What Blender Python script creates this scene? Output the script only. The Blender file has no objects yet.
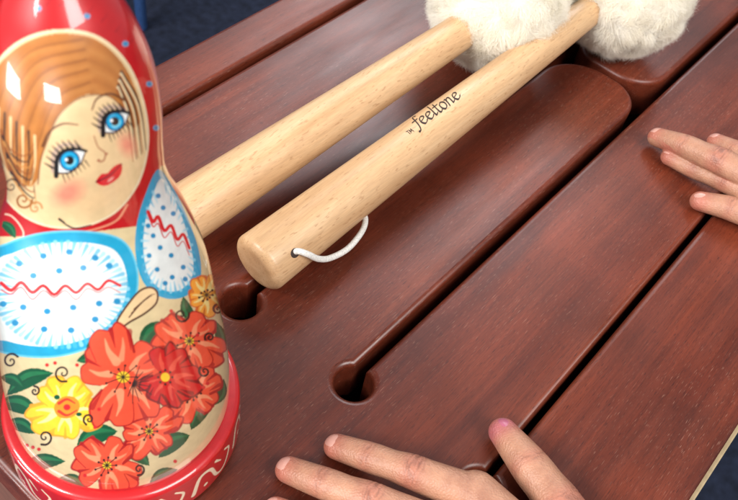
import bpy, bmesh, math, random
import numpy as np
from mathutils import Vector, Matrix
random.seed(4); rng=np.random.default_rng(7)
S=0.01
col=bpy.context.scene.collection
# ---------------------------------------------------------------- materials
def new_mat(name):
    m=bpy.data.materials.new(name); m.use_nodes=True
    nt=m.node_tree; b=nt.nodes["Principled BSDF"]
    return m,nt,b
def N(nt,t,**k):
    n=nt.nodes.new(t)
    for a,v in k.items(): setattr(n,a,v)
    return n
def coords(nt,scale,rot=(0,0,0)):
    tc=N(nt,"ShaderNodeTexCoord"); mp=N(nt,"ShaderNodeMapping")
    mp.inputs["Scale"].default_value=[100*s for s in scale]; mp.inputs["Rotation"].default_value=rot
    nt.links.new(tc.outputs["Object"],mp.inputs[0]); return mp.outputs[0]
def noise(nt,vec,scale=1,detail=4,rough=.5,dist=0):
    n=N(nt,"ShaderNodeTexNoise"); n.inputs["Scale"].default_value=scale; n.inputs["Detail"].default_value=detail
    n.inputs["Roughness"].default_value=rough; n.inputs["Distortion"].default_value=dist
    nt.links.new(vec,n.inputs["Vector"]); return n.outputs["Fac"]
def ramp(nt,fac,stops):
    r=N(nt,"ShaderNodeValToRGB"); e=r.color_ramp.elements
    while len(e)>1: e.remove(e[-1])
    e[0].position=stops[0][0]; e[0].color=(*stops[0][1],1)
    for p,c in stops[1:]:
        x=e.new(p); x.color=(*c,1)
    nt.links.new(fac,r.inputs[0]); return r.outputs[0]
def mixc(nt,fac,a,b,mode='MIX'):
    m=N(nt,"ShaderNodeMix",data_type='RGBA',blend_type=mode)
    for v,i in ((fac,0),(a,6),(b,7)):
        if hasattr(v,'links'): nt.links.new(v,m.inputs[i])
        else: m.inputs[i].default_value=(v if i==0 else (*v,1))
    return m.outputs[2]
def bump(nt,b,h,strength,dist=.001):
    n=N(nt,"ShaderNodeBump"); n.inputs["Strength"].default_value=strength; n.inputs["Distance"].default_value=dist
    nt.links.new(h,n.inputs["Height"]); nt.links.new(n.outputs[0],b.inputs["Normal"])
def g(v): return (v,v,v)
def mahogany():
    m,nt,b=new_mat("oiled_mahogany")
    band=noise(nt,coords(nt,(.022,.30,.30)),1,5,.6,.6)
    c=ramp(nt,band,[(.25,(.052,.0085,.0042)),(.42,(.098,.0165,.0072)),(.58,(.148,.028,.0120)),(.75,(.215,.048,.021))])
    fig=noise(nt,coords(nt,(.16,.10,.3),(0,0,.3)),1,3,.5,.5)
    c=mixc(nt,1.0,c,ramp(nt,fig,[(.3,g(.72)),(.7,g(1.20))]),'MULTIPLY')
    mid=noise(nt,coords(nt,(.07,2.2,2.2)),1,4,.6,.4)
    c=mixc(nt,1.0,c,ramp(nt,mid,[(.32,g(.86)),(.68,g(1.12))]),'MULTIPLY')
    fib=noise(nt,coords(nt,(.30,15,15)),1,5,.7,.2)
    c=mixc(nt,1.0,c,ramp(nt,fib,[(.3,g(.70)),(.52,g(1.0)),(.75,g(1.18))]),'MULTIPLY')
    pore=noise(nt,coords(nt,(1.9,34,34)),1,2,.5)
    pf=ramp(nt,pore,[(.60,g(0)),(.68,g(.8))])
    c=mixc(nt,pf,c,(.024,.005,.004))
    fl=noise(nt,coords(nt,(2.1,29,29),(0,0,0.02)),1,1,.5)
    where=noise(nt,coords(nt,(.06,.12,.12)),1,2)
    ff=N(nt,"ShaderNodeMath",operation='MULTIPLY'); nt.links.new(ramp(nt,fl,[(.66,g(0)),(.74,g(.55))]),ff.inputs[0]); nt.links.new(ramp(nt,where,[(.38,g(.2)),(.6,g(1))]),ff.inputs[1])
    c=mixc(nt,ff.outputs[0],c,(.34,.18,.13))
    nt.links.new(c,b.inputs["Base Color"])
    rr=noise(nt,coords(nt,(.12,.6,.6)),1,4)
    nt.links.new(ramp(nt,rr,[(.3,g(.28)),(.7,g(.43))]),b.inputs["Roughness"])
    bump(nt,b,pf,-.5,.0002)
    return m
def beech():
    m,nt,b=new_mat("lacquered_beech")
    band=noise(nt,coords(nt,(.07,1.0,1.0)),1,4,.55,.6)
    c=ramp(nt,band,[(.25,(.46,.26,.125)),(.5,(.58,.36,.19)),(.75,(.67,.45,.26))])
    fib=noise(nt,coords(nt,(.5,14,14)),1,4,.6)
    c=mixc(nt,1.0,c,ramp(nt,fib,[(.3,g(.84)),(.7,g(1.06))]),'MULTIPLY')
    fl=noise(nt,coords(nt,(2.2,9,9)),1,1,.5)
    c=mixc(nt,ramp(nt,fl,[(.63,g(0)),(.71,g(.5))]),c,(.33,.165,.07))
    nt.links.new(c,b.inputs["Base Color"]); b.inputs["Roughness"].default_value=.36
    bump(nt,b,fib,.12,.0003)
    return m
def plain(name,c,r=.5,var=.15,sc=2,spec=.5):
    m,nt,b=new_mat(name)
    n=noise(nt,coords(nt,(sc,sc,sc)),1,4)
    k=ramp(nt,n,[(.3,tuple(x*(1-var) for x in c)),(.7,tuple(min(1,x*(1+var)) for x in c))])
    nt.links.new(k,b.inputs["Base Color"]); b.inputs["Roughness"].default_value=r
    b.inputs["Specular IOR Level"].default_value=spec
    return m
M_wood=mahogany(); M_beech=beech()
M_dark=plain("dark_inner_wood",(.10,.030,.017),.8)  # dark brown wood for the box frame and bottom
M_ply=plain("pale_plywood",(.46,.35,.20),.6)
M_floor=plain("navy_carpet",(.012,.016,.032),.9,.4,.6,.2)
M_ink=plain("burnt_brown_ink",(.028,.013,.008),.6)
M_cord=plain("waxed_cotton_cord",(.66,.64,.60),.7,.2,12)
M_blue=plain("blue_metal_paint",(.02,.05,.14),.35)
# fur
M_fur,nt,b=new_mat("cream_lambswool")
n=noise(nt,coords(nt,(.8,.8,.8)),1,3)
nt.links.new(ramp(nt,n,[(.3,(.95,.90,.79)),(.7,(.97,.94,.87))]),b.inputs["Base Color"])
b.inputs["Roughness"].default_value=.85; b.inputs["Specular IOR Level"].default_value=.1
tr=N(nt,"ShaderNodeBsdfTranslucent"); tr.inputs[0].default_value=(.97,.94,.86,1)
mx=N(nt,"ShaderNodeMixShader"); mx.inputs[0].default_value=.45
out=nt.nodes["Material Output"]
nt.links.new(b.outputs[0],mx.inputs[1]); nt.links.new(tr.outputs[0],mx.inputs[2]); nt.links.new(mx.outputs[0],out.inputs[0])
# skin
M_skin,nt,b=new_mat("child_skin")
at=N(nt,"ShaderNodeAttribute",attribute_name="tint")
n=noise(nt,coords(nt,(1.1,1.1,1.1)),1,6,.65)
c=mixc(nt,1.0,at.outputs["Color"],ramp(nt,n,[(.3,(.76,.68,.68)),(.5,(.95,.93,.93)),(.7,(1.10,1.11,1.10))]),'MULTIPLY')
nt.links.new(c,b.inputs["Base Color"]); b.inputs["Roughness"].default_value=.5
b.inputs["Subsurface Weight"].default_value=.12; b.inputs["Subsurface Radius"].default_value=(1,.35,.2); b.inputs["Subsurface Scale"].default_value=.002
v=N(nt,"ShaderNodeTexVoronoi"); v.inputs["Scale"].default_value=1; nt.links.new(coords(nt,(12,12,12)),v.inputs["Vector"])
bump(nt,b,v.outputs["Distance"],.6,.0003)
M_nail,nt,b=new_mat("fingernail"); b.inputs["Roughness"].default_value=.28
n=noise(nt,coords(nt,(2,2,2))); nt.links.new(ramp(nt,n,[(.3,(.48,.23,.185)),(.7,(.57,.31,.255))]),b.inputs["Base Color"])
M_nailp,nt,b=new_mat("stained_thumbnail"); b.inputs["Roughness"].default_value=.3
n=noise(nt,coords(nt,(3,3,3))); nt.links.new(ramp(nt,n,[(.3,(.36,.07,.13)),(.7,(.46,.16,.21))]),b.inputs["Base Color"])
# doll
M_doll,nt,b=new_mat("lacquered_folk_painting")
at=N(nt,"ShaderNodeAttribute",attribute_name="paint")
n=noise(nt,coords(nt,(3,3,3)),1,4)
c=mixc(nt,1.0,at.outputs["Color"],ramp(nt,n,[(.3,g(.80)),(.7,g(.92))]),'MULTIPLY')
nt.links.new(c,b.inputs["Base Color"]); b.inputs["Roughness"].default_value=.35
b.inputs["Coat Weight"].default_value=1; b.inputs["Coat Roughness"].default_value=.025
# ---------------------------------------------------------------- helpers
def add(name,me,mat,parent=None,smooth=True):
    o=bpy.data.objects.new(name,me); col.objects.link(o)
    if mat: me.materials.append(mat)
    if smooth: me.polygons.foreach_set("use_smooth",[True]*len(me.polygons))
    if parent:
        o.parent=parent; o.matrix_parent_inverse=Matrix.Translation(-parent.location)
    return o
def mk(name,V,F,mat,parent=None,smooth=True):
    me=bpy.data.meshes.new(name); me.from_pydata([tuple(S*c for c in v) for v in V],[],[tuple(f) for f in F]); me.update()
    return add(name,me,mat,parent,smooth)
def np_mesh(name,V,F):
    me=bpy.data.meshes.new(name); me.vertices.add(len(V)); me.vertices.foreach_set("co",(V*S).astype(np.float32).ravel())
    me.loops.add(F.size); me.loops.foreach_set("vertex_index",F.astype(np.int32).ravel())
    me.polygons.add(len(F)); me.polygons.foreach_set("loop_start",np.arange(len(F),dtype=np.int32)*4)
    me.update(calc_edges=True); me.polygons.foreach_set("use_smooth",np.ones(len(F),dtype=bool)); return me
def empty(name,loc,label,cat,group=None):
    e=bpy.data.objects.new(name,None); e.location=[S*c for c in loc]; e.empty_display_size=.02; col.objects.link(e)
    e["label"]=label; e["category"]=cat
    if group: e["group"]=group
    return e
def bevel_box(name,x0,x1,y0,y1,z0,z1,bev,mat,parent):
    bm=bmesh.new(); bmesh.ops.create_cube(bm,size=1)
    for v in bm.verts:
        v.co=Vector(((x0+x1)/2+v.co.x*(x1-x0),(y0+y1)/2+v.co.y*(y1-y0),(z0+z1)/2+v.co.z*(z1-z0)))*S
    bmesh.ops.bevel(bm,geom=bm.edges[:],offset=bev*S,segments=3,affect='EDGES',profile=.5)
    me=bpy.data.meshes.new(name); bm.to_mesh(me); bm.free()
    return add(name,me,mat,parent,False)
def catmull(P,n):
    P=[Vector(p) for p in P]; Q=[P[0]*2-P[1]]+P+[P[-1]*2-P[-2]]; out=[]
    for i in range(1,len(Q)-2):
        a,b_,c_,d=Q[i-1:i+3]
        for k in range(n):
            t=k/n; out.append(.5*((2*b_)+(c_-a)*t+(2*a-5*b_+4*c_-d)*t*t+(3*b_-a-3*c_+d)*t**3))
    out.append(P[-1]); return out
def tube(pts,rad,n=24,flat=1.0,seg=8,cap=True):
    C4=catmull([(*p,) for p in pts],seg)
    R4=catmull([(r,0,0) for r in rad],seg); rr=[v.x for v in R4]
    T=[(C4[min(i+1,len(C4)-1)]-C4[max(i-1,0)]).normalized() for i in range(len(C4))]
    c=list(C4); r=list(rr); t=list(T)
    if cap:
        A=[math.radians(a) for a in (15,30,45,60,75,87)]
        for a in A:
            c.append(C4[-1]+T[-1]*rr[-1]*math.sin(a)); r.append(rr[-1]*math.cos(a)); t.append(T[-1])
            c.insert(0,C4[0]-T[0]*rr[0]*math.sin(a)); r.insert(0,rr[0]*math.cos(a)); t.insert(0,T[0])
    V=[];F=[]
    up=Vector((0,0,1))
    for ci,ri,ti in zip(c,r,t):
        s=ti.cross(up).normalized(); u=s.cross(ti).normalized()
        for k in range(n):
            a=2*math.pi*k/n; V.append(ci+s*ri*math.cos(a)+u*ri*flat*math.sin(a))
    m=len(c)
    for i in range(m-1):
        for k in range(n):
            F.append((i*n+k,i*n+(k+1)%n,(i+1)*n+(k+1)%n,(i+1)*n+k))
    F.append(tuple(range(n-1,-1,-1))); F.append(tuple(range((m-1)*n,m*n)))
    return V,F
def merge(parts):
    V=[];F=[]
    for v,f in parts:
        o=len(V); V+=list(v); F+=[tuple(i+o for i in q) for q in f]
    return V,F
# ---------------------------------------------------------------- slit drum table
drum=empty("slit_drum_table",(15,0,-74),"reddish brown wooden slit drum table with long keyhole slots","drum")
def arc(cx,cy,r,a0,a1,n=14):
    return [(cx+r*math.cos(math.radians(a0+(a1-a0)*i/n)),cy+r*math.sin(math.radians(a0+(a1-a0)*i/n))) for i in range(n+1)]
def keyhole_left(cx,cy,r,ytop,ybot):
    a0=math.degrees(math.asin(max(-1,min(1,(ytop-cy)/r)))); a1=math.degrees(math.asin(max(-1,min(1,(ybot-cy)/r))))
    return arc(cx,cy,r,a0,360+a1,28)
def simple_slot(xl,y,w,r,xr,dy=0):
    L=keyhole_left(xl,y+dy,r,y+w/2,y-w/2)
    Rr=[(xr,y-w/2)]+arc(xr,y,w/2,-90,90,8)
    return L+Rr
XL,XR,YB,YT=-19,52,-18.5,17.4
outer=arc(XR-1,YT-1,1,90,0,6)+arc(XR-1,YB+1,1,0,-90,6)+arc(XL+1,YB+1,1,-90,-180,6)+arc(XL+1,YT-1,1,180,90,6)
bt,bb,ct,cb=2.6,1.95,-3.87,-4.50
slotH=keyhole_left(-6.75,2.15,.98,bt,bb)
slotH+=arc(22.1-2.9,bb-2.9,2.9,90,0,16)+arc(22.1-2.1,ct+2.1,2.1,0,-90,14)
slotH+=keyhole_left(-6.2,-4.45,.93,ct,cb)
slotH+=arc(46,(ct+cb)/2,(ct-cb)/2,-90,90,8)
slotH+=arc(22.7+2.6,ct+2.6,2.6,-90,-180,14)+arc(22.7+1.8,bb-1.8,1.8,180,90,10)
slotH+=arc(46,(bt+bb)/2,(bt-bb)/2,-90,90,8)
holes=[slotH,simple_slot(-6.8,14.2,.5,.95,46),simple_slot(-6.2,-11.45,.42,.93,46,-.1)]
cu=bpy.data.curves.new("soundboard","CURVE"); cu.dimensions='2D'; cu.fill_mode='BOTH'
for poly in [outer]+holes:
    sp=cu.splines.new('POLY'); sp.points.add(len(poly)-1); sp.use_cyclic_u=True
    for p,(x,y) in zip(sp.points,poly): p.co=(x*S,y*S,0,1)
cu.extrude=1.22*S; cu.bevel_depth=.30*S; cu.bevel_resolution=6; cu.offset=-.26*S
tmp=bpy.data.objects.new("t",cu); col.objects.link(tmp)
dg=bpy.context.evaluated_depsgraph_get(); me=bpy.data.meshes.new_from_object(tmp.evaluated_get(dg))
bpy.data.objects.remove(tmp)
me.transform(Matrix.Translation((0,0,-1.52*S))); me.materials.clear()
top=add("soundboard",me,M_wood,drum)
me.set_sharp_from_angle(angle=math.radians(35))
def boxVF(x0,x1,y0,y1,z0,z1):
    V=[(x,y,z) for x in (x0,x1) for y in (y0,y1) for z in (z0,z1)]
    return V,[(0,1,3,2),(4,6,7,5),(0,4,5,1),(2,3,7,6),(0,2,6,4),(1,5,7,3)]
ZB=-3.06
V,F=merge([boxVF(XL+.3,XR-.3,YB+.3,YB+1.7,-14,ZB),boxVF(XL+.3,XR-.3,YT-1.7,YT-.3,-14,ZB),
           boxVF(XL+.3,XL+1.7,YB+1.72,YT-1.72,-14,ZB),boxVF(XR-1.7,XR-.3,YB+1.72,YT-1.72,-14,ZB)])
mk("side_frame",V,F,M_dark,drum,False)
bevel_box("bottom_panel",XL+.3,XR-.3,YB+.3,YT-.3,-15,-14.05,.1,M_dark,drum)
bevel_box("edge_strip",XL+2,XR-2,YB-.6,YB+.25,-4.0,-3.1,.08,M_ply,drum)
for i,(x,y) in enumerate([(XL+4,YB+4),(XL+4,YT-4),(XR-4,YB+4),(XR-4,YT-4)]):
    V,F=tube([(x,y,-15.1),(x,y+.01,-74)],[2.2,1.7],20,seg=2,cap=False)
    mk("leg",V,F,M_wood,drum)
# ---------------------------------------------------------------- mallets
def frame(p0,p1):
    p0=Vector(p0);p1=Vector(p1); a=(p1-p0).normalized(); s=Vector((0,0,1)).cross(a).normalized(); u=a.cross(s).normalized()
    return p0,a,s,u,(p1-p0).length
RE=.87
def handle(name,p0,p1,r0,r1,parent):
    o,a,s,u,Ln=frame(p0,p1); prof=[]
    f=.55
    for k in range(9):
        an=math.pi/2*k/8; prof.append((f*(1-math.cos(an))*.8,r0-f+f*math.sin(an)))
    prof.insert(0,(-.03,(r0-f)*.5)); prof.insert(0,(-.04,.02))
    for k in range(1,40):
        t=k/39; prof.append((.45+(Ln-.45)*t, r0+(r1-r0)*(t**1.0)))
    n=64;V=[];F=[]
    for x,r in prof:
        for k in range(n):
            an=2*math.pi*k/n; V.append(o+a*x+s*r*math.cos(an)+u*r*math.sin(an))
    m=len(prof)
    for i in range(m-1):
        for k in range(n): F.append((i*n+k,(i+1)*n+k,(i+1)*n+(k+1)%n,i*n+(k+1)%n))
    F.append(tuple(range(n))); F.append(tuple(range(m*n-1,(m-1)*n-1,-1)))
    return mk(name,V,F,M_beech,parent)
def fur_mesh(r,nstr=120000,ncl=380):
    k=np.arange(ncl)+.5; ph=np.arccos(1-2*k/ncl); th=math.pi*(1+5**.5)*k
    cl=np.stack([np.cos(th)*np.sin(ph),np.sin(th)*np.sin(ph),np.cos(ph)],1)+rng.normal(0,.06,(ncl,3))
    cl/=np.linalg.norm(cl,axis=1)[:,None]
    clr=1+rng.normal(0,.008,ncl); R0=.12
    def lumps(q):
        dd=q@cl.T; ix=np.argmax(dd,axis=1); m=dd[np.arange(len(q)),ix]
        return ix,np.clip((m-math.cos(R0))/(1-math.cos(R0)),-1,1)
    d=rng.normal(size=(nstr,3)); d/=np.linalg.norm(d,axis=1)[:,None]
    idx,lump=lumps(d)
    tip=d*.78+cl[idx]*.22+rng.normal(0,.055,(nstr,3)); tip/=np.linalg.norm(tip,axis=1)[:,None]
    swirl=np.cross(cl[idx],rng.normal(size=(ncl,3))[idx]); swirl/=np.linalg.norm(swirl,axis=1)[:,None]
    tr_=clr[idx]*(.975+.012*lump+np.abs(rng.normal(0,.03,nstr))); rt=.89
    w=rng.uniform(.005,.011,nstr); side=np.cross(d,rng.normal(size=(nstr,3))); side/=np.linalg.norm(side,axis=1)[:,None]
    b2=np.cross(d,side)
    seg=4; V=[]; cr=rng.uniform(.004,.014,nstr)*r; fr=rng.uniform(2,5,nstr); p0_=rng.uniform(0,6.28,nstr)
    for j in range(seg+1):
        t=j/seg
        dd=d*(1-t)+tip*t; dd/=np.linalg.norm(dd,axis=1)[:,None]
        rad=(rt+(tr_-rt)*(t**.8))*r
        p=dd*rad[:,None]+swirl*(t*t*.09*r)+(side*np.cos(fr*t+p0_)[:,None]+b2*np.sin(fr*t+p0_)[:,None])*cr[:,None]
        ww=(w*(1-t*.75))[:,None]*side
        V.append(p-ww); V.append(p+ww)
    V=np.stack(V,1).reshape(-1,3); base=np.arange(nstr)*(2*(seg+1))
    F=np.concatenate([np.stack([base+2*j,base+2*j+1,base+2*j+3,base+2*j+2],1) for j in range(seg)])
    nu,nv=260,130; ii,jj=np.meshgrid(np.arange(nv+1),np.arange(nu),indexing='ij')
    a=math.pi*ii.ravel()/nv; b_=2*math.pi*jj.ravel()/nu
    q=np.stack([np.sin(a)*np.cos(b_),np.sin(a)*np.sin(b_),np.cos(a)],1)
    _,lq=lumps(q)
    cv=q*(r*(.935+.012*lq+.006*rng.normal(size=len(q))))[:,None]
    i2,j2=np.meshgrid(np.arange(nv),np.arange(nu),indexing='ij'); i2=i2.ravel(); j2=j2.ravel(); jn=(j2+1)%nu
    cf=np.stack([i2*nu+j2,i2*nu+jn,(i2+1)*nu+jn,(i2+1)*nu+j2],1)
    F=np.concatenate([F,cf+len(V)]); V=np.concatenate([V,cv])
    return np_mesh("wool_head",V,F)
wool=fur_mesh(4.0); wool.materials.append(M_fur)
def head(parent,c,sc,rot):
    o=bpy.data.objects.new("wool_head",wool); col.objects.link(o)
    o.parent=parent; o.matrix_parent_inverse=Matrix.Translation(-parent.location)
    o.location=[S*k for k in c]; o.scale=sc; o.rotation_euler=rot; return o
m1=empty("mallet",(-11,6.7,0),"beech drum mallet with fluffy cream wool head beside the doll","mallet","wool headed drum mallets")
m2=empty("mallet",(-5.4,2.3,0),"lettered beech drum mallet with white cord loop and wool head","mallet","wool headed drum mallets")
A1=(-11.0,6.85,1.56);B1=(15.2,5.05,4.0)
A2=(-5.75,2.35,1.52);B2=(23.2,1.2,4.0)
handle("handle",A1,B1,1.52,.99,m1); handle("handle",A2,B2,1.5,RE,m2)
head(m1,(17.0,5.25,4.15),(1.06,1.04,1.03),(0,0,0)); head(m2,(24.7,.55,3.95),(1.01,1.01,.98),(1,.5,2))
V,F=tube([(-4.5,1.55,2.2),(-4.3,1.08,2.6),(-4.0,.72,2.45),(-3.45,.48,1.85),(-2.65,.36,1.35),(-1.5,.25,1.2),(-.2,.5,1.2),(.55,.95,1.2),(.6,1.4,1.15)],[.15]*9,14,seg=8)
mk("cord_loop",V,F,M_cord,m2)
def on_handle(x,w,lift):
    o_,a,s,u,Ln=frame(A2,B2); r=1.5+(RE-1.5)*max(0,(x-.45)/(Ln-.45))+lift; an=w/r
    return o_+a*x+s*r*math.sin(an)+u*r*math.cos(an)
V=[on_handle(1.45,-1.36,.004)]+[on_handle(1.45+.25*math.cos(k*.349),-1.36+.23*math.sin(k*.349),.004) for k in range(18)]
mk("cord_hole_shade",V,[(0,1+k,1+(k+1)%18) for k in range(18)],M_ink,m2)  # flat dark disc on the handle; its colour stands for the hole's shade
GL={'f':(.50,[[(.74,1.62),(.60,1.80),(.42,1.55),(.30,.8),(.22,.05),(.08,-.30),(-.06,-.24)],[(.02,.98),(.30,1.0),(.56,1.04)]]),
 'e':(.66,[[(.12,.46),(.42,.58),(.58,.80),(.40,1.0),(.16,.78),(.09,.38),(.26,.04),(.48,.08),(.66,.28)]]),
 'l':(.38,[[(.28,1.8),(.20,1.2),(.13,.4),(.20,.03),(.38,.20)]]),
 't':(.46,[[(.28,1.45),(.18,.8),(.17,.2),(.30,.0),(.48,.18)],[(-.02,.98),(.22,1.0),(.50,1.04)]]),
 'o':(.66,[[(.38,1.0),(.12,.74),(.10,.26),(.33,0),(.56,.28),(.57,.74),(.38,1.0),(.30,.98)]]),
 'n':(.74,[[(.08,.9),(.17,.98),(.15,.5),(.10,0)],[(.14,.6),(.34,.95),(.52,.86),(.52,.4),(.54,.05),(.74,.22)]]),
 'T':(.62,[[(0,1),(.28,1),(.56,1)],[(.28,1),(.28,.5),(.28,0)]]),'M':(.7,[[(0,0),(.03,.5),(.08,1)],[(.08,1),(.2,.5),(.3,.3)],[(.3,.3),(.42,.6),(.54,1)],[(.54,1),(.58,.5),(.62,0)]])}
def write(word,x0,y0,unit,nib,xs=1.32,sl=.26):
    V=[];F=[];x=0;lift=.006
    nx,ny=math.cos(math.radians(38))*nib/2,math.sin(math.radians(38))*nib/2
    for ch in word:
        adv,st=GL[ch]
        for s_ in st:
            lift+=.0004
            P=catmull([(px,py,0) for px,py in s_],10); o=len(V)
            for q in P:
                X=x0+unit*((x+q.x)*xs+q.y*sl); Y=y0+unit*q.y
                V.append(on_handle(X-nx,Y-ny,lift)); V.append(on_handle(X+nx*.6,Y-ny*.2,lift)); V.append(on_handle(X+nx,Y+ny,lift)); V.append(on_handle(X-nx*.6,Y+ny*.2,lift))
            for k in range(len(P)-1):
                for e in range(4):
                    F.append((o+4*k+e,o+4*k+(e+1)%4,o+4*k+4+(e+1)%4,o+4*k+4+e))
            for k in range(len(P)): F.append((o+4*k,o+4*k+1,o+4*k+2,o+4*k+3))
        x+=adv
    return mk("lettering",V,F,M_ink,m2,False)
write("feeltone",11.1,-.08,.56,.15); write("TM",10.45,-.05,.26,.06,1.1,.1)
# ---------------------------------------------------------------- hands
def build_hand(fingers,thumb,wrist,arm_end,meta_r,label,stain=0):
    parts=[]; chains=[]
    W=Vector(wrist)
    for i,(pts,rad) in enumerate(fingers):
        parts.append(tube(pts,rad,24,.92)); chains.append((pts,rad))
        mcp=Vector(pts[-1]); off=Vector((mcp.x-W.x,0,0))*.45
        wr=W+off
        parts.append(tube([mcp+(mcp-wr).normalized()*.2,mcp.lerp(wr,.5)+Vector((0,0,.15)),wr],[rad[-1]*1.12,meta_r,meta_r*1.15],24,.85))
    pts,rad=thumb
    parts.append(tube(pts,rad,24,.92)); chains.append((pts[:3],rad[:3]))
    a=Vector(pts[2]).lerp(Vector(pts[3]),.5); b_=Vector(fingers[0][0][-1]).lerp(W,.45)
    parts.append(tube([a,a.lerp(b_,.5),b_],[.8,.95,1.1],24,.8))
    parts.append(tube([W+Vector((0,.5,0)),W.lerp(Vector(arm_end),.4),arm_end],[2.0,2.1,2.7],32,.8))
    V,F=merge(parts)
    me=bpy.data.meshes.new("hand"); me.from_pydata([tuple(S*c for c in v) for v in V],[],F); me.update()
    o=bpy.data.objects.new("tmp",me); col.objects.link(o)
    md=o.modifiers.new("r","REMESH"); md.mode='VOXEL'; md.voxel_size=.0005
    md=o.modifiers.new("s","SMOOTH"); md.factor=.5; md.iterations=8
    dg=bpy.context.evaluated_depsgraph_get(); me2=bpy.data.meshes.new_from_object(o.evaluated_get(dg)); bpy.data.objects.remove(o)
    n=len(me2.vertices); co=np.zeros(n*3,np.float32); me2.vertices.foreach_get("co",co); co=co.reshape(-1,3)/S
    nr=np.zeros(n*3,np.float32); me2.vertices.foreach_get("normal",nr); nr=nr.reshape(-1,3)
    base=np.array([.41,.205,.128]); tint=np.tile(base,(n,1))
    best=np.full(n,9.);disp=np.zeros(n); crs=np.zeros(n); red=np.zeros(n); st=np.zeros(n)
    for ci,(pts,rad) in enumerate(chains):
        P_=[np.array(p) for p in pts]
        acc=0; dist=np.full(n,9.); arc_=np.zeros(n)
        for i in range(len(P_)-1):
            ab=P_[i+1]-P_[i]; L2=ab@ab; t=np.clip(((co-P_[i])@ab)/L2,0 if i else -1,1)
            dd=np.linalg.norm(co-(P_[i]+t[:,None]*ab),axis=1); m=dd<dist
            dist[m]=dd[m]; arc_[m]=acc+t[m]*math.sqrt(L2); acc+=math.sqrt(L2)
        near=(dist<rad[0]*1.6)&(dist<best); best[near]=dist[near]
        upf=np.clip(nr[:,2]*1.5-.15,0,1)
        a1=np.linalg.norm(P_[1]-P_[0]); a2=a1+np.linalg.norm(P_[2]-P_[1])
        J=[(a1,.04,.018),(a1+.14,.035,.013),(a1-.12,.035,.008),(a2,.045,.026),(a2+.15,.04,.021),(a2-.15,.04,.021),(a2+.30,.035,.013),(a2-.28,.035,.009)]
        for k_,(aj,wd,am) in enumerate(J):
            sx=co[near][:,0]; wob=.05*np.sin(sx*4+aj*5)+.018*np.sin(sx*13+k_*2.1)
            e=am*(.75+.35*np.sin(sx*9+k_*3.3))*np.exp(-((arc_[near]-aj+wob)/wd)**2)*upf[near]; disp[near]-=e; crs[near]+=e
        disp[near]+=(.06*np.exp(-((arc_[near]-a2)/.45)**2)+.02*np.exp(-((arc_[near]-a1)/.3)**2))*upf[near]
        disp[near]-=.035*np.exp(-((arc_[near]-(a1+a2)/2)/.4)**2)
        red[near]=np.maximum(red[near],.6*np.exp(-((arc_[near]-a2)/.42)**2)+.4*np.exp(-((arc_[near]-a1)/.3)**2)+.95*np.exp(-((arc_[near]+.2)/.65)**2))
        if ci==len(chains)-1 and stain: st[near]=np.exp(-((arc_[near]+.15)/.42)**2)*stain
    co2=co+nr*disp[:,None]
    red=np.clip(red,0,1)
    tint=tint*(1-red[:,None])+np.array([.42,.14,.095])*red[:,None]
    tint=tint*(1-st[:,None])+np.array([.42,.12,.14])*st[:,None]
    crease=np.clip(crs/.022,0,1)[:,None]; tint=tint*(1-.38*crease)
    me2.vertices.foreach_set("co",(co2*S).astype(np.float32).ravel())
    ca=me2.color_attributes.new("tint",'FLOAT_COLOR','POINT')
    ca.data.foreach_set("color",np.concatenate([tint,np.ones((n,1))],1).astype(np.float32).ravel())
    me2.update(); me2.materials.clear()
    ob=add("hand",me2,M_skin); ob["label"]=label; ob["category"]="hand"; ob["group"]="the same child's hands on the drum"
    for ci,(pts,rad) in enumerate(chains):
        p0=Vector(pts[0]); ax=(p0-Vector(pts[1])).normalized(); s=ax.cross(Vector((0,0,1))).normalized(); u=s.cross(ax).normalized(); r=rad[0]
        if ci==len(chains)-1:
            rollm=Matrix.Rotation(math.radians(30 if stain else -35),3,ax); s=rollm@s; u=rollm@u
        V=[];F=[];nu,nv=14,12
        for j in range(nv+1):
            for i in range(nu+1):
                x=-1+2*i/nu; y=-1+2*j/nv
                xx=x*math.sqrt(1-.30*y*y); yy=y*math.sqrt(1-.30*x*x)
                l=.04+yy*.46; an=xx*.85
                ll=l/r; fall=math.sqrt(max(.05,1-max(0,ll)**2)) if ll>0 else 1
                rr=r*fall*.965+.012-.035*max(abs(x),abs(y))**6
                V.append(p0+ax*l+s*rr*math.sin(an)+u*rr*math.cos(an)*.93)
        for j in range(nv):
            for i in range(nu): F.append((j*(nu+1)+i,j*(nu+1)+i+1,(j+1)*(nu+1)+i+1,(j+1)*(nu+1)+i))
        mk("fingernail",V,F,M_nailp if (stain and ci==len(chains)-1) else M_nail,ob)
    return ob
left=[([(-9.33,-6.15,.60),(-8.95,-7.5,1.05),(-8.4,-9.3,1.5),(-7.4,-11.9,1.6)],[.55,.63,.70,.86]),
      ([(-11.45,-5.45,.60),(-11.1,-6.9,1.1),(-10.5,-8.9,1.6),(-9.4,-12.1,1.75)],[.56,.64,.71,.86]),
      ([(-13.0,-6.25,.60),(-12.7,-7.6,1.05),(-12.25,-9.5,1.45),(-11.3,-12.5,1.6)],[.53,.61,.68,.80]),
      ([(-14.6,-8.3,.5),(-14.4,-9.5,.85),(-14.1,-10.9,1.2),(-13.1,-13.0,1.4)],[.47,.54,.6,.72])]
lth=([(-3.85,-10.85,.74),(-4.45,-12.5,1.0),(-5.2,-14.5,1.2),(-7.0,-17.6,1.6)],[.64,.84,.98,1.3])
build_hand(left,lth,(-9.3,-18.6,1.9),(-8.5,-32,2.5),1.2,"bare child's hand laid flat with thumb spread on the drum",.75)
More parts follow.
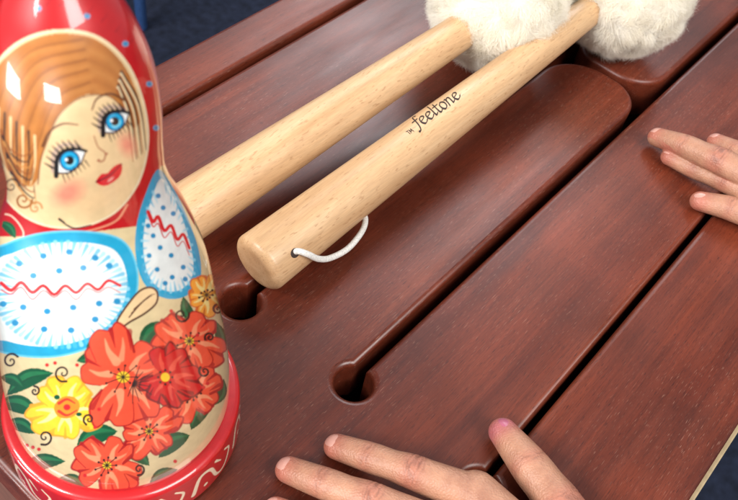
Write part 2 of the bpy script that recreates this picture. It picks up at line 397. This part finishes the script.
right=[([(17.75,-7.75,.55),(17.75,-9.2,.75),(17.8,-11.1,1.1),(17.6,-13.6,1.6)],[.52,.58,.64,.80]),
      ([(18.4,-6.5,.80),(18.15,-8.1,1.45),(17.95,-10.1,1.95),(18.3,-13.4,2.1)],[.60,.70,.78,.88]),
      ([(21.2,-9.1,.55),(20.9,-10.3,.95),(20.5,-11.6,1.3),(20.1,-13.6,1.8)],[.54,.62,.69,.80]),
      ([(22.9,-10.7,.5),(22.5,-11.7,.8),(22.1,-12.8,1.1),(21.6,-14.4,1.5)],[.48,.55,.6,.72])]
rth=([(15.8,-10.7,.66),(16.3,-12.1,.9),(16.8,-13.9,1.05),(18.4,-17.3,1.6)],[.58,.70,.80,1.2])
build_hand(right,rth,(19.9,-19,1.9),(20.3,-32,2.5),1.2,"bare child's hand with fingertips resting on the drum board")
# ---------------------------------------------------------------- nesting doll
DX,DY=-14.3,1.0; TH0=math.radians(-122)
doll=empty("nesting_doll",(DX,DY,0),"glossy painted nesting doll in red headscarf standing on the drum","doll")
def hermite(xs,ys,x):
    xs=np.array(xs);ys=np.array(ys); m=np.gradient(ys,xs); i=np.clip(np.searchsorted(xs,x)-1,0,len(xs)-2)
    h=xs[i+1]-xs[i]; t=(x-xs[i])/h
    return (2*t**3-3*t**2+1)*ys[i]+(t**3-2*t**2+t)*h*m[i]+(-2*t**3+3*t**2)*ys[i+1]+(t**3-t**2)*h*m[i+1]
PZ=[1.7,3.5,5,8,11,13,14.2,15,16,17.2,18.4,19.5,20.6,21.4]
PR=[4.10,4.12,4.03,3.66,3.24,2.70,2.30,2.15,2.13,2.15,2.07,1.83,1.37,.8]
COLS=760; front=np.linspace(math.radians(-95),math.radians(95),COLS); back=np.linspace(math.radians(95),math.radians(265),92)[1:-1]
TH=np.concatenate([front,back]); n_t=len(TH)
def lathe_np(name,zz,rr,parent):
    z=np.repeat(zz,n_t); r=np.repeat(rr,n_t); t=np.tile(TH,len(zz))
    V=np.stack([DX+r*np.cos(TH0+t),DY+r*np.sin(TH0+t),z],1)
    i,j=np.meshgrid(np.arange(len(zz)-1),np.arange(n_t),indexing='ij'); i=i.ravel(); j=j.ravel(); jn=(j+1)%n_t
    F=np.stack([i*n_t+j,i*n_t+jn,(i+1)*n_t+jn,(i+1)*n_t+j],1)
    me=np_mesh(name,V,F); ob=add(name,me,M_doll,parent); return ob,z,r,t
RED=(.50,.005,.008);CREAM=(.68,.54,.30);WHITE=(.78,.80,.77);BLUE=(.015,.34,.56);GREEN=(.004,.085,.03);ORANGE=(.88,.25,.03)
CORAL=(.84,.085,.035);YEL=(.92,.58,.03);BLACK=(.012,.01,.01);HAIR=(.47,.165,.032);SKIN=(.80,.56,.30);PINK=(.82,.22,.15);DRED=(.36,.006,.008);SCAR=(.60,.008,.010)
class Painter:
    def __init__(s,a,b,ok,c): s.a=a;s.b=b;s.ok=ok;s.c=c
    def box(s,x0,x1,y0,y1): return np.nonzero(s.ok&(s.a>x0)&(s.a<x1)&(s.b>y0)&(s.b<y1))[0]
    def put(s,i,m,colr,al=1):
        m=(np.clip(m,0,1)*al)[:,None]; s.c[i]=s.c[i]*(1-m)+np.array(colr)*m
    def ell(s,cx,cy,rx,ry,rot,colr,al=1,soft=.35):
        R=max(rx,ry)+soft*2+1; i=s.box(cx-R,cx+R,cy-R,cy+R)
        x=s.a[i]-cx;y=s.b[i]-cy;c_,s_=math.cos(math.radians(rot)),math.sin(math.radians(rot))
        u=(x*c_+y*s_)/rx; v=(-x*s_+y*c_)/ry; d=(np.sqrt(u*u+v*v)-1)*min(rx,ry)
        s.put(i,.5-d/(2*soft),colr,al)
    def smooth(s,pts,closed,n=8):
        P=[np.array(p,float) for p in pts]
        Q=[P[-1]]+P+[P[0],P[1]] if closed else [2*P[0]-P[1]]+P+[2*P[-1]-P[-2]]
        o=[]
        for k in range(1,len(Q)-2):
            a,b,c,d=Q[k-1:k+3]
            for j in range(n):
                t=j/n; o.append(.5*(2*b+(c-a)*t+(2*a-5*b+4*c-d)*t*t+(3*b-a-3*c+d)*t**3))
        if not closed: o.append(P[-1])
        return np.array(o)
    def poly(s,pts,colr,al=1,sm=True):
        P=s.smooth(pts,True) if sm else np.array(pts,float)
        i=s.box(P[:,0].min(),P[:,0].max(),P[:,1].min(),P[:,1].max()); x=s.a[i];y=s.b[i]; ins=np.zeros(len(i),bool)
        for k in range(len(P)):
            x0,y0=P[k-1];x1,y1=P[k]
            if y0==y1: continue
            ins^=((y0>y)!=(y1>y))&(x<(x1-x0)*(y-y0)/(y1-y0)+x0)
        s.put(i,ins.astype(float),colr,al)
    def stroke(s,pts,w0,w1,colr,al=1,sm=True,closed=False,belly=False,soft=.6):
        P=s.smooth(pts,closed,5) if sm else np.array(pts,float)
        if closed: P=np.vstack([P,P[:1]])
        W=max(w0,w1)+1+soft; i=s.box(P[:,0].min()-W,P[:,0].max()+W,P[:,1].min()-W,P[:,1].max()+W)
        x=s.a[i];y=s.b[i]; best=np.full(len(i),-9.); m=len(P)-1
        for k in range(m):
            ax,ay=P[k];bx_,by_=P[k+1]; dx,dy=bx_-ax,by_-ay; L2=dx*dx+dy*dy+1e-9
            t=np.clip(((x-ax)*dx+(y-ay)*dy)/L2,0,1); d=np.hypot(x-ax-t*dx,y-ay-t*dy); q=(k+t)/m
            w=w0+(w1-w0)*q
            if belly: w=w1+(w0-w1)*np.sin(math.pi*q)
            best=np.maximum(best,w-d)
        s.put(i,.5+best/soft,colr,al)
    def leaf(s,x0,y0,x1,y1,w,colr=GREEN):
        mid=((x0+x1)/2+(y1-y0)*.12,(y0+y1)/2-(x1-x0)*.12)
        s.stroke([(x0,y0),mid,(x1,y1)],w,.4,colr,belly=True)
        m2=(mid[0]+(y1-y0)*.06,mid[1]-(x1-x0)*.06)
        s.stroke([(x0,y0),m2,(x1,y1)],w*.3,.2,(.02,.20,.07),.7,belly=True)
        s.stroke([(x0,y0),mid,(x1,y1)],.5,.2,BLACK,.6)
    def petal(s,cx,cy,ang,R,wd,colr,dark,lite):
        ca,sa=math.cos(ang),math.sin(ang); T=lambda u,v:(cx+ca*u-sa*v,cy+sa*u+ca*v)
        j=lambda k:1+.16*math.sin(ang*3+k*1.7+cx)
        pts=[T(R*.10,-wd*.25),T(R*.42,-wd*.9*j(1)),T(R*.82,-wd*.95*j(2)),T(R*1.0,-wd*.45*j(5)),T(R*.93,0),T(R*1.01*j(6),wd*.45),T(R*.80,wd*.98*j(3)),T(R*.40,wd*.88*j(4)),T(R*.10,wd*.25)]
        s.poly(pts,colr); s.stroke(pts[1:-1],.4,1.3,dark,.9)
        s.stroke([T(R*.32,-wd*.10),T(R*.55,-wd*.30),T(R*.80,-wd*.30)],R*.075+.6,.5,lite,.85,soft=1.0)
        s.stroke([T(R*.34,wd*.16),T(R*.55,wd*.40),T(R*.72,wd*.50)],R*.05+.4,.5,lite,.7,soft=1.0)
        s.stroke([T(R*.94,wd*.08),T(R*.58,wd*.04)],R*.04+.5,.3,dark,.85)
        s.stroke([T(R*.80,wd*.88),T(R*.45,wd*.70)],R*.05+.4,.3,dark,.75)
    def flower(s,cx,cy,R,n,colr,rot=0,dark=DRED,lite=(.95,.34,.17),ctr=True):
        for k in range(n):
            a=math.radians(rot+360*k/n+11*math.sin(k*3.1+cx)); s.petal(cx,cy,a,R*(1+.12*math.sin(k*2.3+cx)),R*.46*5/n,colr,dark,lite)
        if ctr:
            s.ell(cx,cy,R*.14,R*.12,0,YEL)
            for k in range(9):
                a=k*.698; e=.26+.10*math.sin(k*5); s.stroke([(cx,cy),(cx+math.cos(a)*R*e,cy+math.sin(a)*R*e)],.5,.45,BLACK); s.ell(cx+math.cos(a)*R*(e+.03),cy+math.sin(a)*R*(e+.03),1.2,1.2,0,BLACK)
    def curl(s,cx,cy,r,d,colr,w=.7,turns=1.4,a0=0):
        s.stroke([(cx+math.cos(a0+d*t*turns*6.28/14)*r*(1-t/15),cy+math.sin(a0+d*t*turns*6.28/14)*r*(1-t/15)) for t in range(15)],w,w*.6,colr)
CX=[106.09,-29.16,-10.57,-2.29,130.30,39.59,11.78,-5.27,10.97,14.16,2.22,1.03,2.95,-4.54,-.95,5.35]
CY=[253.06,-184.11,-62.48,-18.65,-18.85,3.61,3.23,8.22,-6.24,97.44,11.03,-.50,15.86,-7.35,-4.81,-1.78]
def sheet(z,r,t):
    X=r*np.sin(t)/4;Y=r*np.cos(t)/4;q=(z-11)/10
    Bm=[X**0,q,q*q,q**3,X,X*q,X*q*q,X*X,X*Y,Y,Y*q,Y*q*q,Y*Y,X*X*q,Y*Y*q,X*Y*q]
    return sum(c*k for c,k in zip(CX,Bm))-4.2-1.2*q, sum(c*k for c,k in zip(CY,Bm))
zz=np.concatenate([np.linspace(1.7,21.4,880),[21.5,21.57,21.62,21.64]]); rr=np.concatenate([hermite(PZ,PR,np.linspace(1.7,21.4,880)),[.62,.42,.2,.01]])
body,z,r,t=lathe_np("body",zz,rr,doll)
vis=np.abs(t)<math.radians(84)
a,b=sheet(z,r,t)
c=np.tile(np.array(RED),(len(z),1))
c[(z<12.2)&~vis]=CREAM
p=Painter(a,b,vis,c)
p.poly([(-80,238),(60,236),(140,226),(152,186),(162,166),(300,160),(300,700),(-80,700)],CREAM,sm=False)
for (x,y) in [(126,44),(88,17),(150,84),(40,10),(157,128)]:
    p.ell(x,y,3.2,2.8,0,(.08,.36,.58)); p.ell(x,y,1.4,1.2,0,(.02,.08,.30))
for k in range(9):
    f=k/8; p.stroke([(20+f*110,14+f*f*30-12*math.sin(f*3.1)),(26+f*110,6+f*f*30-12*math.sin(f*3.1))],1.2,.3,(.30,.0,.005),.6)
p.leaf(0,222,16,238,5); p.stroke([(-4,214),(12,216),(24,232),(20,244)],.8,.6,(.85,.6,.45))
p.stroke([(128,205),(118,220),(100,228),(78,233)],1.2,.6,(.85,.35,.2),.8)
op=[(-18,120),(-8,76),(18,46),(55,33),(95,37),(124,60),(141,95),(148,135),(143,170),(130,196),(110,215),(80,226),(45,224),(15,207),(-10,170)]
p.stroke(op,2.0,2.0,(.82,.68,.44),closed=True); p.poly(op,(.78,.56,.30))
p.poly([(-16,120),(-6,76),(20,48),(55,35),(94,39),(122,62),(138,94),(142,118),(134,128),(126,112),(112,98),(88,95),(66,108),(52,130),(44,156),(38,180),(26,186),(10,172),(-4,150)],HAIR)
def lerp2(A,B,f): return (A[0]+(B[0]-A[0])*f,A[1]+(B[1]-A[1])*f)
HD=(.30,.085,.014);HL=(.62,.27,.07)
for k in range(11):
    f=k/10; s0=lerp2((84,40),(96,92),f); mid=lerp2((26,52),(64,107),f); m3=lerp2((2,90),(49,145),f); e=lerp2((-8,146),(37,182),f)
    p.stroke([s0,mid,m3,(e[0],e[1]+3*math.sin(k*2.1))],2.8,1.0,[HD,HL][k%2],.26,soft=5)
for k in range(6):
    f=k/5; s0=lerp2((88,41),(98,91),f); mid=lerp2((112,54),(112,97),f); m3=lerp2((132,84),(124,108),f); e=lerp2((141,120),(134,128),f)
    p.stroke([s0,mid,m3,e],2.4,.8,[HD,HL][k%2],.28,soft=4)
for q in (0,.2,.4,.6,.85):
    p.stroke([lerp2((84,40),(92,90),q),lerp2((30,54),(64,106),q),lerp2((2,98),(48,146),q),lerp2((-6,148),(37,184),q)],.8,.4,(.12,.03,.01),.5,soft=1)
for k in range(9):
    f=k/8; p.stroke([lerp2((122,72),(118,90),f),lerp2((140,104),(128,118),f),lerp2((147,150),(134,162),f)],1.3,.4,[BLACK,(.88,.68,.40),(.34,.10,.02)][k%3],.95)
for k in range(8):
    f=k/7; p.stroke([lerp2((-6,104),(36,136),f),lerp2((-6,138),(36,164),f),lerp2((4,168),(30,190),f)],1.3,.4,[BLACK,(.88,.62,.32)][k%2],.85)
SK=[(50,138),(60,116),(78,100),(98,95),(114,99),(126,116),(131,140),(130,166),(121,190),(104,207),(82,216),(60,213),(44,201),(39,184),(42,160)]
p.poly(SK,SKIN); p.stroke([(39,184),(42,160),(50,138),(60,116),(78,100),(98,95),(114,99),(126,116),(131,140)],.8,.6,(.16,.05,.015),.8)
p.ell(90,203,28,10,-20,(.66,.38,.18),.25,9)
for k in range(9):
    y=150+k*6; cc=[(.28,.07,.01),BLACK,(.6,.26,.06)][k%3]
    p.stroke([(2+k*1.4,y-20),(10+k*2,y-2),(26+k*1.3,y+6),(35,y-6)],1.3,.3,cc,.9)
p.curl(24,200,9,1,(.35,.12,.02),1.2); p.curl(12,186,8,-1,BLACK,.8); p.curl(36,208,7,-1,(.5,.2,.05),.9)
p.ell(69,193,15,10,-30,PINK,.85,6); p.ell(128,145,7,10,-20,PINK,.8,5)
def eye(cx,cy,w,h,rot):
    c_,s_=math.cos(math.radians(rot)),math.sin(math.radians(rot))
    T=lambda u,v:(cx+u*c_-v*s_,cy+u*s_+v*c_)
    p.stroke([T(-w*1.1,-1),T(-w*.5,-h*1.4),T(w*.3,-h*1.55),T(w*1.05,-h*.5)],3.4,1.2,(.30,.20,.30),.45,soft=2)
    p.poly([T(-w,h*.25),T(-w*.5,-h*.8),T(w*.1,-h),T(w*.75,-h*.45),T(w,h*.2),T(w*.4,h*.75),T(-w*.4,h*.85)],(.84,.85,.82))
    p.ell(*T(0,-.5),h*.98,h*1.0,0,(.01,.05,.14)); p.ell(*T(0,-.3),h*.82,h*.84,0,(.01,.36,.66)); p.ell(*T(0,1.8),h*.52,h*.36,rot,(.25,.74,.90),.85)
    p.ell(*T(0,-.6),h*.42,h*.44,0,BLACK); p.ell(*T(-2.2,-3),1.5,1.5,0,(.95,.95,.95))
    p.stroke([T(-w*1.2,h*.45),T(-w*.55,-h*.85),T(w*.1,-h*1.08),T(w*.8,-h*.5),T(w*1.15,h*.1)],2.5,1.4,BLACK)
    p.stroke([T(-w,h*.35),T(-w*.4,h*.9),T(w*.4,h*.8),T(w,h*.2)],.95,.7,(.06,.02,.02))
    for k in range(8):
        q=math.sin(math.pi*(k+.8)/9); u=-w*1.1+k*w*.29; p.stroke([T(u,-h*(.1+.95*q)),T(u-4.2+k*.6,-h*(.85+1.3*q))],1.25,.45,BLACK)
    for k in range(7):
        u=-w*.85+k*w*.27; p.stroke([T(u,h*.75),T(u-1.8+k*.35,h*1.5)],.7,.3,BLACK)
eye(71,161,16.5,10.5,-34); eye(116,122,14.5,9.8,-34)
p.stroke([(44,146),(51,132),(64,124),(79,125)],1.5,.6,(.14,.045,.015)); p.stroke([(93,110),(98,99),(111,94),(125,100)],.7,1.4,(.14,.045,.015))
p.stroke([(95,136),(99,147),(106,153),(105,160),(101,162)],.6,.9,(.38,.13,.06),.9); p.ell(99.5,160.5,1.6,1.1,-30,(.35,.06,.03)); p.ell(107.5,154,1.4,1,-30,(.35,.06,.03))
p.poly([(97,182),(102,174.5),(108,173.5),(111,170.5),(115,166.5),(122.5,164),(121.5,175),(113,183),(104,186)],(.66,.008,.014))
p.stroke([(97,182),(106,178),(113,173.5),(122.5,164)],.8,.5,(.15,.0,.01)); p.ell(111.5,179.5,3.8,1.3,-38,(.9,.40,.33),.8)
p.stroke([(60,219),(74,228),(92,225)],1.2,.5,BLACK); p.ell(76,222,10,4,0,(.78,.56,.30))
# sleeves
sl=[(-16,262),(8,244),(45,233),(90,232),(122,240),(136,262),(138,290),(128,318),(105,341),(70,355),(35,358),(0,352),(-18,340)]
cxs,cys=63,295
p.poly(sl,BLUE); p.poly([(cxs+(x-cxs)*.86,cys+(y-cys)*.83) for x,y in sl],WHITE)
for k in range(64):
    th=k*.098; x=cxs+math.cos(th)*66;y=cys+math.sin(th)*53; f=.78+.06*math.sin(k*3.1)
    p.stroke([(x,y),(cxs+(x-cxs)*f,cys+(y-cys)*f)],2.2,.4,[(.06,.44,.66),(.30,.66,.80)][k%2],.8,soft=1.0)
p.stroke(sl,1.0,1.0,(.12,.52,.70),closed=True)
sr=[(158,170),(169,180),(181,202),(192,228),(200,255),(201,279),(190,295),(172,300),(153,293),(141,276),(136,250),(138,222),(146,195)]
cxr,cyr=170,242
p.poly(sr,BLUE); p.poly([(cxr+(x-cxr)*.76,cyr+(y-cyr)*.87) for x,y in sr],WHITE)
q_=p.smooth(sr,True,3)
for k in range(36):
    x,y=q_[k+2]; f=.76+.05*math.sin(k*2.3); x=cxr+(x-cxr)*.80;y=cyr+(y-cyr)*.88
    p.stroke([(x,y),(cxr+(x-cxr)*f,cyr+(y-cyr)*(f+.06))],1.5,.3,[(.06,.44,.66),(.30,.66,.80)][k%2],.8,soft=1.0)
def wave(pts):
    p.stroke(pts,1.9,1.4,(.66,.015,.02)); p.stroke([(x,y+5+2*math.sin(x)) for x,y in pts],.7,.4,(.62,.015,.02))
wave([(2,284),(12,291),(22,283),(33,293),(44,286),(55,295),(66,286),(77,293),(88,284),(99,290),(109,281),(121,286)])
wave([(149,212),(154,222),(159,217),(165,231),(172,226),(178,240),(184,235),(190,249)])
for (x,y) in [(20,264),(44,256),(70,252),(96,258),(60,271),(34,276),(110,266),(84,268),(24,308),(48,312),(74,308),(100,304),(45,330),(72,331),(96,320),(16,324),(118,302),(4,305)]:
    p.ell(x,y,3.5,3.1,0,(.02,.25,.48))
for (x,y) in [(159,196),(164,208),(154,236),(161,248),(172,256),(184,268),(158,270),(173,278),(186,280),(174,214),(150,256),(149,226),(166,284)]:
    p.ell(x,y,2.5,2.5,0,(.02,.25,.48))
hd=[(118,322),(128,306),(140,292),(151,288),(158,293),(157,304),(146,314),(132,322),(122,328)]
p.poly(hd,SKIN); p.stroke(hd,1.0,1.0,(.08,.03,.015),closed=True)
for q in (0,4,8): p.stroke([(130+q*.6,318-q),(142+q,304-q*.9),(150+q*.7,298-q*.4)],.7,.35,(.10,.04,.02))
# skirt ornaments
for L in [(142,350,168,324,9),(8,396,54,374,9),(-2,404,40,416,9),(78,448,118,432,10),(118,448,150,466,8),(160,458,190,436,9),(192,430,214,402,8),(198,324,184,298,6),(216,322,218,358,6),(20,474,66,462,8),(2,378,24,388,6),(200,346,216,368,5),(6,424,36,434,7),(88,352,106,342,6),(58,480,88,488,6),(150,488,178,470,6),(224,380,214,406,5),(96,350,78,362,5)]: p.leaf(*L)
p.flower(207,296,20,5,(.92,.36,.04),20,dark=(.6,.12,.02),lite=(.95,.8,.3))
p.flower(190,342,33,5,CORAL,10)
p.flower(193,394,29,5,CORAL,40)
p.flower(150,432,28,5,CORAL,50)
p.flower(66,409,34,5,YEL,15,dark=(.80,.34,.02),lite=(.98,.85,.35),ctr=False); p.ell(68,408,13,11,-20,(.90,.26,.02)); p.stroke([(60,404),(68,400),(76,404)],1.6,.6,(.62,.04,.02)); p.stroke([(60,412),(68,416),(78,411)],1.6,.6,(.62,.04,.02)); p.ell(68,408,3.5,3,0,(.60,.02,.02)); p.ell(58,398,3,2.5,0,GREEN); p.ell(80,415,3,2,0,GREEN)
p.flower(124,378,47,5,CORAL,-24)
p.flower(108,466,32,5,CORAL,12)
for an,R_,w_ in ((2.5,24,12),(-1.6,30,14),(1.8,28,13),(-.75,33,15),(.95,32,15),(.1,35,15)): p.petal(166,378,an,R_,w_,SCAR,(.16,.0,.004),(.84,.10,.06))
p.ell(166,378,4.5,4.5,0,YEL)
for k in range(8): p.ell(166+7*math.cos(k*.785),378+7*math.sin(k*.785),1.2,1.2,0,BLACK)
for k in range(10): p.stroke([(134,384),(134+(18+4*math.sin(k*4))*math.cos(-1.2+k*.35),384+(18+4*math.sin(k*4))*math.sin(-1.2+k*.35))],.7,.35,BLACK)
for (x,y,rr_,d) in [(64,374,9,1),(46,438,8,-1),(182,316,8,1),(205,372,6,-1),(90,420,6,1),(12,362,8,-1),(210,338,5,1),(140,470,6,-1),(36,392,5,1),(218,310,5,-1)]:
    p.curl(x,y,rr_,d,(.03,.012,.010),1.1,a0=x)
for (x,y) in [(48,366),(56,364),(78,366),(100,410),(96,428),(168,320),(172,312),(198,336),(28,446),(34,448),(40,450),(176,462),(204,388),(208,384),(86,476)]:
    p.ell(x,y,1.9,1.8,0,(.62,.02,.02))
pb=Painter((t-math.pi)*4*8.0,(14-z)*9.0,~vis,c)
for (x,y,R_,cc) in [(-25,45,26,CORAL),(22,60,24,SCAR),(-5,88,22,YEL),(40,95,18,CORAL)]:
    pb.leaf(x-30,y-10,x,y,6); pb.leaf(x+28,y+14,x,y,6); pb.flower(x,y,R_,5,cc,x)
red_m=np.clip((2.6-z)/.06,0,1)[:,None]; c=c*(1-red_m)+np.array(RED)*red_m
def setcol(ob,c):
    ca=ob.data.color_attributes.new("paint",'FLOAT_COLOR','POINT')
    ca.data.foreach_set("color",np.concatenate([c,np.ones((len(c),1))],1).astype(np.float32).ravel())
setcol(body,c)
bz=np.concatenate([[0,.03,.12],np.linspace(.3,2.15,150),[2.27,2.34,2.38,2.39]]); br=np.concatenate([[4.35,4.45,4.54],4.61-.06*((np.linspace(.3,2.15,150)-.3)/1.85)**2,[4.51,4.44,4.34,4.05]])
base,z,r,t=lathe_np("base_ring",bz,br,doll)
c=np.tile(np.array(RED),(len(z),1))
p=Painter(t*4.5*20,z*20,np.ones(len(z),bool),c)
LC=(.88,.70,.50)
x=-160
while x<280:
    p.stroke([(x,14),(x+7,34),(x+18,32),(x+24,14),(x+34,12),(x+42,28),(x+36,36)],2.1,1.0,LC)
    p.stroke([(x+24,36),(x+30,28)],1.5,.5,LC); p.ell(x+12,16,2,2,0,LC); x+=50
setcol(base,c)
# ---------------------------------------------------------------- floor, chair
fl=mk("floor",[(-300,-300,-75),(500,-300,-75),(500,600,-75),(-300,600,-75)],[(0,1,2,3)],M_floor,None,False); fl["kind"]="structure"
ch=empty("chair",(77,113,-75),"dark blue metal chair standing on the navy floor","chair")
for (x,y) in [(62,98),(92,98),(62,128),(92,128)]:
    V,F=tube([(x,y,-74.5),(x,y+.1,-32)],[1.1,1.1],16,seg=2); mk("leg",V,F,M_blue,ch)
bevel_box("seat",58,96,94,132,-31,-28,1,M_blue,ch); bevel_box("backrest",58,96,130,133,-10,10,1,M_blue,ch)
for x in (62,92):
    V,F=tube([(x,130,-30),(x,131,-8)],[1.1,1.1],16,seg=2); mk("back_post",V,F,M_blue,ch)
# ---------------------------------------------------------------- light
w=bpy.data.worlds.new("World"); bpy.context.scene.world=w; w.use_nodes=True
w.node_tree.nodes["Background"].inputs[0].default_value=(.86,.92,1,1); w.node_tree.nodes["Background"].inputs[1].default_value=.34
def area(name,loc,target,sx,sy,power,colr):
    l=bpy.data.lights.new(name,'AREA'); l.shape='RECTANGLE'; l.size=sx*S; l.size_y=sy*S; l.energy=power; l.color=colr
    o=bpy.data.objects.new(name,l); col.objects.link(o); o.location=[S*c for c in loc]
    d=Vector(target)-Vector(loc); o.rotation_euler=d.to_track_quat('-Z','Y').to_euler(); return o
area("window_light",(-215,35,178),(0,0,0),80,85,66,(1,.985,.96))
area("window_light",(-190,130,178),(0,0,0),80,85,62,(1,.985,.96))
area("window_light",(260,150,240),(10,0,0),160,140,48,(.93,.96,1))
area("slot_wall_fill",(-20,-190,210),(0,0,0),140,140,82,(1,.97,.93))  # added soft fill, high on the near side, to light the slot walls
area("doll_highlight_fill",(-227,-122,-22),(-16,0,19),85,36,26,(1,1,1))  # added panel below table level, makes a highlight on the doll's head
area("doll_highlight_fill",(-234,95,-48),(-16,0,19),85,40,26,(1,1,1))  # second added panel, for the other highlight on the head
# ---------------------------------------------------------------- camera
Rv=Vector((.6468,-.7501,.1376));Uv=Vector((.5333,.5739,.6213));Bv=Vector((-.5452,-.3285,.7713))
cam=bpy.data.cameras.new("camera"); co_=bpy.data.objects.new("camera",cam); col.objects.link(co_)
mm=Matrix((Rv,Uv,Bv)).transposed().to_4x4(); mm.translation=Bv*.435; co_.matrix_world=mm
cam.sensor_width=36; cam.lens=42.39; cam.clip_start=.01; cam.clip_end=50
cam.dof.use_dof=True; cam.dof.focus_distance=.40; cam.dof.aperture_fstop=25
bpy.context.scene.camera=co_
vs=bpy.context.scene.view_settings; vs.view_transform='Standard'; vs.look='None'; vs.exposure=0
